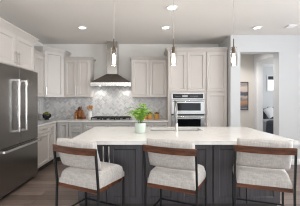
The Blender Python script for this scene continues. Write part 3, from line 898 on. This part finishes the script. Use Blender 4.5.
# ------------------------------------------------------------------ lamps
GRP = 'pendant lamps above the island'
PEND = [(-0.431, 'bare-bulb pendant lamp hanging in front of the range hood'),
        (0.358, 'bare-bulb pendant lamp hanging above the island sink, before the oven cabinet'),
        (1.153, 'bare-bulb pendant lamp hanging before the white wall end')]
for x, lab in PEND:
    t = thing('pendant_lamp', lab, 'pendant lamp', (x, 2.98, 1.832), 0, GRP)
    part(t, 'canopy', B(lathe, [(0.06, CEIL - 1.833), (0.06, CEIL - 1.852), (0.01, CEIL - 1.857), (0, CEIL - 1.857)], 0, 0, 24), M['nickel'], 40)
    part(t, 'cord', B(tube, [(0, 0, 0.33), (0, 0, CEIL - 1.852)], 0.0024, 8), M['cord'], 60)
    part(t, 'stem', B(tube, [(0, 0, 0.22), (0, 0, 0.34)], 0.008, 8), M['bronze'], 60)
    part(t, 'socket', B(lathe, [(0.02, 0.14), (0.024, 0.15), (0.025, 0.18), (0.021, 0.215), (0.012, 0.235), (0, 0.235)], 0, 0, 20), M['bronze'], 40)
    part(t, 'bulb', B(lathe, [(0.0, 0.0), (0.010, 0.004), (0.018, 0.02), (0.022, 0.045), (0.021, 0.07), (0.017, 0.105), (0.014, 0.13), (0.013, 0.148), (0, 0.148)], 0, 0, 20), M['bulb'], 50)
    bm = B(lathe, [(0.012, 0.236), (0.040, 0.225), (0.046, 0.20), (0.046, -0.02), (0.043, -0.02), (0.043, 0.198), (0.038, 0.222), (0.012, 0.232)], 0, 0, 28, False)
    part(t, 'glass_shade', bm, M['glass'], 50)
    l = bpy.data.lights.new('bulb_light', 'POINT'); l.energy = 5; l.color = (1, 0.9, 0.78); l.shadow_soft_size = 0.05
    o = bpy.data.objects.new('bulb_light', l); o.location = (x, 2.98, 1.785); COL.objects.link(o)
DOWN = [(-1.22, 4.27, 'recessed ceiling downlight nearest the range hood'),
        (0.36, 4.27, 'recessed ceiling downlight before the oven cabinet crown'),
        (2.1, 4.27, 'recessed ceiling downlight before the hall opening'),
        (0.38, 3.35, 'recessed ceiling downlight above the island sink'),
        (-1.22, 1.9, 'recessed ceiling downlight behind the camera side of the refrigerator'),
        (0.38, 1.9, 'recessed ceiling downlight over the middle stool'),
        (2.1, 1.9, 'recessed ceiling downlight over the stool end by the plain wall'),
        (-1.22, 0.3, 'recessed ceiling downlight in the living area near the left wall'),
        (0.5, 0.3, 'recessed ceiling downlight in the middle of the living area'),
        (2.1, 0.3, 'recessed ceiling downlight in the living area toward the windows'),
        (2.45, 5.5, 'added unseen ceiling downlight brightening the hall')]  # hall entry is an added lamp to brighten the hall, no fixture seen
for x, y, lab in DOWN:
    t = thing('downlight', lab, 'ceiling light', (x, y, CEIL - 0.012), 0, 'recessed ceiling downlights')
    part(t, 'trim_ring', B(lathe, [(0.062, 0.004), (0.085, 0.0), (0.088, 0.011), (0.062, 0.011)], 0, 0, 28, False), M['white'], 40)
    part(t, 'diffuser', B(lathe, [(0, 0.006), (0.064, 0.006), (0.064, 0.0115), (0, 0.0115)], 0, 0, 28), M['down'])
    l = bpy.data.lights.new('downlight_beam', 'SPOT'); l.energy = (30 if y > 1 else 14) if y < 3 else (72 if y > 5 else (4 if x > 2 else (20 if x < 0 else 10))); l.color = (1, 0.97, 0.935); l.spot_size = 2.3; l.spot_blend = 0.8; l.shadow_soft_size = 0.06
    o = bpy.data.objects.new('downlight_beam', l); o.location = (x, y, CEIL - 0.03); COL.objects.link(o)
t = thing('ceiling_vent', 'small white square ceiling vent before the right-hand plain wall', 'vent', (2.68, 4.18, CEIL - 0.022))
part(t, 'frame', bx(-0.08, 0.08, -0.08, 0.08, 0.008, 0.021, 0.003), M['white'])
bm = bmesh.new()
for k in range(5): box(bm, -0.065, 0.065, -0.06 + 0.026 * k, -0.045 + 0.026 * k, 0.0, 0.009)
part(t, 'slats', bm, M['white'])

# ------------------------------------------------------------------ fern in the mint pot
px_, py_ = -0.085, 3.09
fn = thing('potted_fern', 'green fern in a pale mint pot on the island', 'plant', (px_, py_, 0.9145))
part(fn, 'pot', B(lathe, [(0.062, 0), (0.068, 0.004), (0.072, 0.06), (0.073, 0.132), (0.068, 0.134), (0.066, 0.118), (0, 0.118)], 0, 0, 32), M['pot'], 40)
part(fn, 'soil', B(lathe, [(0.0655, 0.1185), (0.0655, 0.122), (0.04, 0.126), (0, 0.127)], 0, 0, 20), M['soil'], 60)
lf = bmesh.new(); st = bmesh.new()
rg = random.Random(3)
def leaf(bm, p, d_, up, ln, wd):
    side = d_.cross(up).normalized()
    a = [bm.verts.new(p), bm.verts.new(p + d_ * ln * 0.45 + side * wd), bm.verts.new(p + d_ * ln), bm.verts.new(p + d_ * ln * 0.45 - side * wd)]
    c_ = bm.verts.new(p + d_ * ln * 0.5 + up * ln * 0.10)
    for k in range(4): bm.faces.new((a[k], a[(k + 1) % 4], c_))
for k in range(26):
    az = rg.uniform(0, 2 * PI) if k > 6 else [0.2, 2.9, 3.4, 0.9, 2.2, 5.2, 4.2][k]
    reach = rg.uniform(0.10, 0.20); hgt = rg.uniform(0.09, 0.25)
    if k > 21: reach *= 0.45; hgt *= 1.1
    if math.cos(az) < -0.2: hgt *= 0.85
    base_p = Vector((rg.uniform(-0.03, 0.03), rg.uniform(-0.03, 0.03), 0.12))
    dirh = Vector((math.cos(az), math.sin(az), 0))
    pts = []
    N = 9
    for i in range(N + 1):
        u = i / N
        pts.append(base_p + dirh * reach * u ** 1.4 + Vector((0, 0, hgt * (math.sin(u * PI * 0.62)) / 0.93)))
    tube(st, pts, 0.0022, 5, 0.0009)
    for i in range(2, N + 1):
        t_ = (pts[i] - pts[i - 1]).normalized()
        side = t_.cross(Vector((0, 0, 1)))
        if side.length < 0.05: side = dirh.cross(Vector((0, 0, 1)))
        side.normalize(); up = side.cross(t_).normalized()
        for s_ in (-1, 1):
            dd_ = (side * s_ + t_ * 0.55 + Vector((rg.uniform(-.25, .25), rg.uniform(-.25, .25), rg.uniform(-.3, .2)))).normalized()
            leaf(lf, pts[i], dd_, up, (0.030 + 0.10 * reach) * (1.15 - 0.45 * abs(i / N - 0.45)), 0.010)
    leaf(lf, pts[-1], (pts[-1] - pts[-2]).normalized(), Vector((0, 0, 1)), 0.04, 0.009)
part(fn, 'fronds', lf, M['leaf'])
part(fn, 'stalks', st, M['stem'])

# ------------------------------------------------------------------ things on the back worktop
Z0 = 0.9145
def px2x(px, y): return (px - 146.5) * y / F
# knife block with knives
kx = px2x(82.6, 5.36)
kb = thing('knife_block', 'slanted dark wooden knife block beside the white crock', 'knife block', (kx, 5.36, Z0), 0.0)
rot = Matrix.Rotation(math.radians(-16), 4, 'Y')
bm = bmesh.new(); box(bm, -0.055, 0.055, -0.05, 0.05, 0.03, 0.215, 0.004, 1, rot); box(bm, -0.055, 0.07, -0.05, 0.05, 0, 0.055, 0.004)
part(kb, 'block', bm, M['dark_oak'])
for i in range(5):
    xx = -0.04 + 0.02 * i; yy = -0.02 if i % 2 else 0.02
    bm = bmesh.new(); box(bm, xx - 0.008, xx + 0.008, yy - 0.011, yy + 0.011, 0.212, 0.212 + 0.075 + 0.012 * (i % 3), 0.003, 1, rot)
    part(kb, 'knife_handle', bm, M['handle_black'] if i % 2 else M['dark_oak'])
# wooden chopping board and pepper mill
bm = bmesh.new()
cb_rot = Matrix.Translation((px2x(79.4, 5.44), 5.44, Z0)) @ Matrix.Rotation(math.radians(10), 4, 'X') @ Matrix.Rotation(math.radians(8), 4, 'Z')
mp_x = px2x(75.9, 5.33)
pm = thing('pepper_mill', 'turned wooden pepper mill standing before the small board', 'pepper mill', (mp_x, 5.33, Z0))
part(pm, 'body', B(lathe, [(0.033, 0), (0.035, 0.015), (0.026, 0.05), (0.022, 0.075), (0.03, 0.10), (0.03, 0.112), (0, 0.112)], 0, 0, 20), M['oak'], 50)
part(pm, 'cap', B(lathe, [(0.02, 0.1125), (0.03, 0.12), (0.032, 0.138), (0.024, 0.156), (0.008, 0.163), (0.008, 0.172), (0, 0.174)], 0, 0, 20), M['oak'], 50)
cb = thing('chopping_board', 'small wooden chopping board leaning on the tiles behind the knife block', 'chopping board', (px2x(79.2, 5.48), 5.465, Z0))
bm = bmesh.new(); box(bm, -0.09, 0.09, -0.009, 0.009, 0.002, 0.21, 0.006, 2, Matrix.Rotation(math.radians(-12), 4, 'X'))
part(cb, 'board', bm, M['oak'])
bm = bmesh.new(); box(bm, -0.02, 0.02, -0.009, 0.009, 0.212, 0.28, 0.006, 2, Matrix.Rotation(math.radians(-12), 4, 'X'))
part(cb, 'grip', bm, M['oak'])
# crock with wooden utensils
cx_ = px2x(89.6, 5.36)
cr_ = thing('utensil_crock', 'white ceramic crock holding wooden utensils beside the cooktop', 'crock', (cx_, 5.40, Z0))
part(cr_, 'vessel', B(lathe, [(0.046, 0), (0.052, 0.006), (0.053, 0.185), (0.055, 0.195), (0.047, 0.195), (0.046, 0.012), (0, 0.012)], 0, 0, 28), M['crock'], 40)
for i, (dx, dy, ex, ey, h, kind, lab) in enumerate(((-0.018, 0.0, -0.05, 0.0, 0.285, 'spoon', 'wooden spoon in the white crock leaning towards the knife block'),
                              (0.0, 0.018, -0.015, 0.03, 0.315, 'spoon', 'wooden spoon standing upright in the white crock'),
                              (0.018, -0.008, 0.045, -0.01, 0.30, 'spatula', 'flat wooden spatula in the white crock'))):
    p0 = Vector((cx_ + dx * 0.4, 5.40 + dy * 0.4, Z0 + 0.016)); p1 = Vector((cx_ + ex, 5.40 + ey, Z0 + h))
    t = thing('wooden_' + kind, lab, kind, p0)
    ax = (p1 - p0); L_ = ax.length; ax.normalize()
    part(t, 'shaft', B(tube, [(0, 0, 0), tuple(ax * (L_ - 0.06))], 0.006, 8), M['pale_wood'], 60)
    bm = bmesh.new()
    if kind == 'spoon':
        bmesh.ops.create_uvsphere(bm, u_segments=14, v_segments=10, radius=1.0)
        bmesh.ops.scale(bm, vec=(0.028, 0.009, 0.042), verts=bm.verts)
    else:
        box(bm, -0.026, 0.026, -0.005, 0.005, -0.045, 0.045, 0.004, 2)
    q = Vector((0, 0, 1)).rotation_difference(ax).to_matrix().to_4x4()
    bmesh.ops.transform(bm, matrix=Matrix.Translation(ax * (L_ - 0.025)) @ q, verts=bm.verts)
    part(t, 'head', bm, M['pale_wood'], 60)
# three amber jars
for px, y, lab in ((144.6, 5.40, 'amber-filled glass jar half hidden by the fern'), (150.0, 5.40, 'amber-filled glass jar, second of three on the back worktop'),
                   (156.7, 5.40, 'amber-filled glass jar standing nearest the oven cabinet')):
    t = thing('storage_jar', lab, 'jar', (px2x(px, y), y, Z0), 0, 'amber jars on the back worktop')
    part(t, 'contents', B(lathe, [(0.052, 0.0), (0.058, 0.006), (0.058, 0.118), (0.05, 0.126), (0, 0.126)], 0, 0, 24), M['amber'], 40)
    part(t, 'lid', B(lathe, [(0.052, 0.1262), (0.06, 0.128), (0.06, 0.15), (0.02, 0.155), (0.014, 0.165), (0, 0.166)], 0, 0, 24), M['lid'], 40)
# dark bowl of moss on the corner worktop
bwx, bwy = px2x(46.7, 5.17), 5.17
bw = thing('moss_bowl', 'round black footed bowl of green moss in the worktop corner', 'bowl', (bwx, bwy, Z0))
part(bw, 'bowl', B(lathe, [(0.05, 0), (0.05, 0.01), (0.04, 0.018), (0.065, 0.03), (0.096, 0.065), (0.10, 0.10), (0.09, 0.13), (0.083, 0.13), (0.085, 0.1), (0, 0.09)], 0, 0, 32), M['bowl'], 50)
rg = random.Random(5)
for k, (dx, dy, rr) in enumerate(((0, 0.0, 0.05), (-0.045, -0.02, 0.035), (0.045, -0.02, 0.036), (0.0, -0.05, 0.034), (-0.02, 0.045, 0.036), (0.035, 0.04, 0.033))):
    bm = bmesh.new(); bmesh.ops.create_icosphere(bm, subdivisions=3, radius=rr)
    for v in bm.verts: v.co *= 1 + rg.uniform(-0.06, 0.06)
    bmesh.ops.translate(bm, vec=(dx, dy, 0.125 + 0.01 * (k == 0)), verts=bm.verts)
    part(bw, 'moss_ball', bm, M['moss'], 60)
vx = px2x(40.9, 5.05)
single('ceramic_vase', B(lathe, [(0.028, 0), (0.036, 0.01), (0.042, 0.06), (0.03, 0.105), (0.018, 0.125), (0.022, 0.14), (0.016, 0.14), (0.012, 0.12), (0, 0.12)], vx, 5.05, 24),
       M['grey_ceramic'], 'small grey ceramic vase half hidden behind the refrigerator', 'vase', None, 40).location = (0, 0, Z0)

# ------------------------------------------------------------------ hall and bedroom furnishings
t = thing('framed_picture', 'framed abstract picture of earthy bands on the beige hall wall', 'picture', (2.555, HY - 0.03, 1.095))
wv, hv_ = 0.24, 0.77
bm = bmesh.new()
for a in ((-wv, -wv + 0.02, 0, hv_), (wv - 0.02, wv, 0, hv_), (-wv + 0.02, wv - 0.02, 0, 0.02), (-wv + 0.02, wv - 0.02, hv_ - 0.02, hv_)):
    box(bm, a[0], a[1], 0, 0.028, a[2], a[3])
part(t, 'frame', bm, M['frame'])
part(t, 'canvas', bx(-wv + 0.02, wv - 0.02, 0.008, 0.026, 0.02, hv_ - 0.02), M['painting'])
bed = thing('bed', 'white-made bed seen through the far bedroom doorway', 'bed', (4.75, 8.0, 0))
part(bed, 'headboard', bx(-0.82, 0.82, 0.5, 0.57, 0.0, 1.05, 0.02, 2), M['throw'])
part(bed, 'frame', bx(-0.80, 0.80, -1.6, 0.5, 0.12, 0.30, 0.01), M['navy'])
for sx_ in (-0.72, 0.72):
    for sy_ in (-1.5, 0.4): part(bed, 'leg', bx(sx_ - 0.03, sx_ + 0.03, sy_ - 0.03, sy_ + 0.03, 0, 0.119), M['navy'])
part(bed, 'mattress', bx(-0.79, 0.79, -1.58, 0.495, 0.301, 0.66, 0.05, 3), M['linen'], 60)
def blanket(bm, x, y0, y1, z, drop, wav, seed):
    r_ = random.Random(seed); n, k = 26, 10
    ph = [r_.uniform(0, 6) for _ in range(4)]
    rows = []
    for j in range(k + 1):
        y = y0 + (y1 - y0) * j / k
        row = []
        for i in range(n + 1):
            u = -1 + 2 * i / n
            s_ = u * (x + drop)
            if abs(s_) > x: px, pz = math.copysign(x + 0.012 + 0.02 * (abs(s_) - x) / drop, s_), z - (abs(s_) - x)
            else: px, pz = s_, z
            row.append(bm.verts.new((px, y + wav * math.sin(5 * u + ph[0]), pz + 0.01 * math.sin(9 * u + ph[1] + 7 * j / k) * (1 if abs(s_) < x else 0))))
        rows.append(row)
    fs = []
    for a, b in zip(rows, rows[1:]):
        for i in range(n): fs.append(bm.faces.new((a[i], a[i + 1], b[i + 1], b[i])))
    bmesh.ops.solidify(bm, geom=fs, thickness=0.015)
bm = bmesh.new(); blanket(bm, 0.80, -1.59, -0.1, 0.69, 0.4, 0.0, 2); part(bed, 'duvet', bm, M['linen'], 60)
bm = bmesh.new(); blanket(bm, 0.825, -1.2, -0.65, 0.72, 0.42, 0.02, 3)
single('throw_blanket', bm, M['throw'], 'grey knitted throw blanket laid across the white bed', 'blanket', None, 60).location = (4.75, 8.0, 0)
def pillow(bm, w_, h_, th, m_):
    def f(u, v, s_):
        e = (min(rnd(u, 0.5), rnd(v, 0.5))) ** 0.8
        return ((u - 0.5) * w_, (th / 2 * e + 0.004) * (1 if s_ else -1), (v - 0.5) * h_)
    cushion_grid(bm, f, 14, 12); bmesh.ops.transform(bm, matrix=m_, verts=bm.verts)
def lay_pillow(lab, mat, x, y, z, w_, h_, th, tilt, roll):
    m_ = Matrix.Rotation(math.radians(tilt), 4, 'X') @ Matrix.Rotation(math.radians(roll), 4, 'Y')
    bm = bmesh.new(); pillow(bm, w_, h_, th, m_)
    single('pillow', bm, M[mat], lab, 'pillow', None, 60, 'pillows on the bed').location = (x, y, z)
lay_pillow('dark charcoal pillow at the edge of the bed, low beside the white one', 'navy', 4.22, 8.25, 0.82, 0.30, 0.26, 0.12, -18, 6)
lay_pillow('plump white pillow leaning on the bed headboard', 'linen', 4.45, 8.10, 0.935, 0.36, 0.36, 0.14, -18, -28)
lay_pillow('dark charcoal square pillow behind the white pillow', 'navy', 4.66, 8.26, 0.905, 0.42, 0.42, 0.13, -15, 4)
single('window_blind', bx(WX0 + 0.01, WX1 - 0.01, BY + 0.01, BY + 0.05, WZ1 - 0.13, WZ1 - 0.002), M['navy'], 'dark rolled blind at the top of the small bedroom window', 'blind')
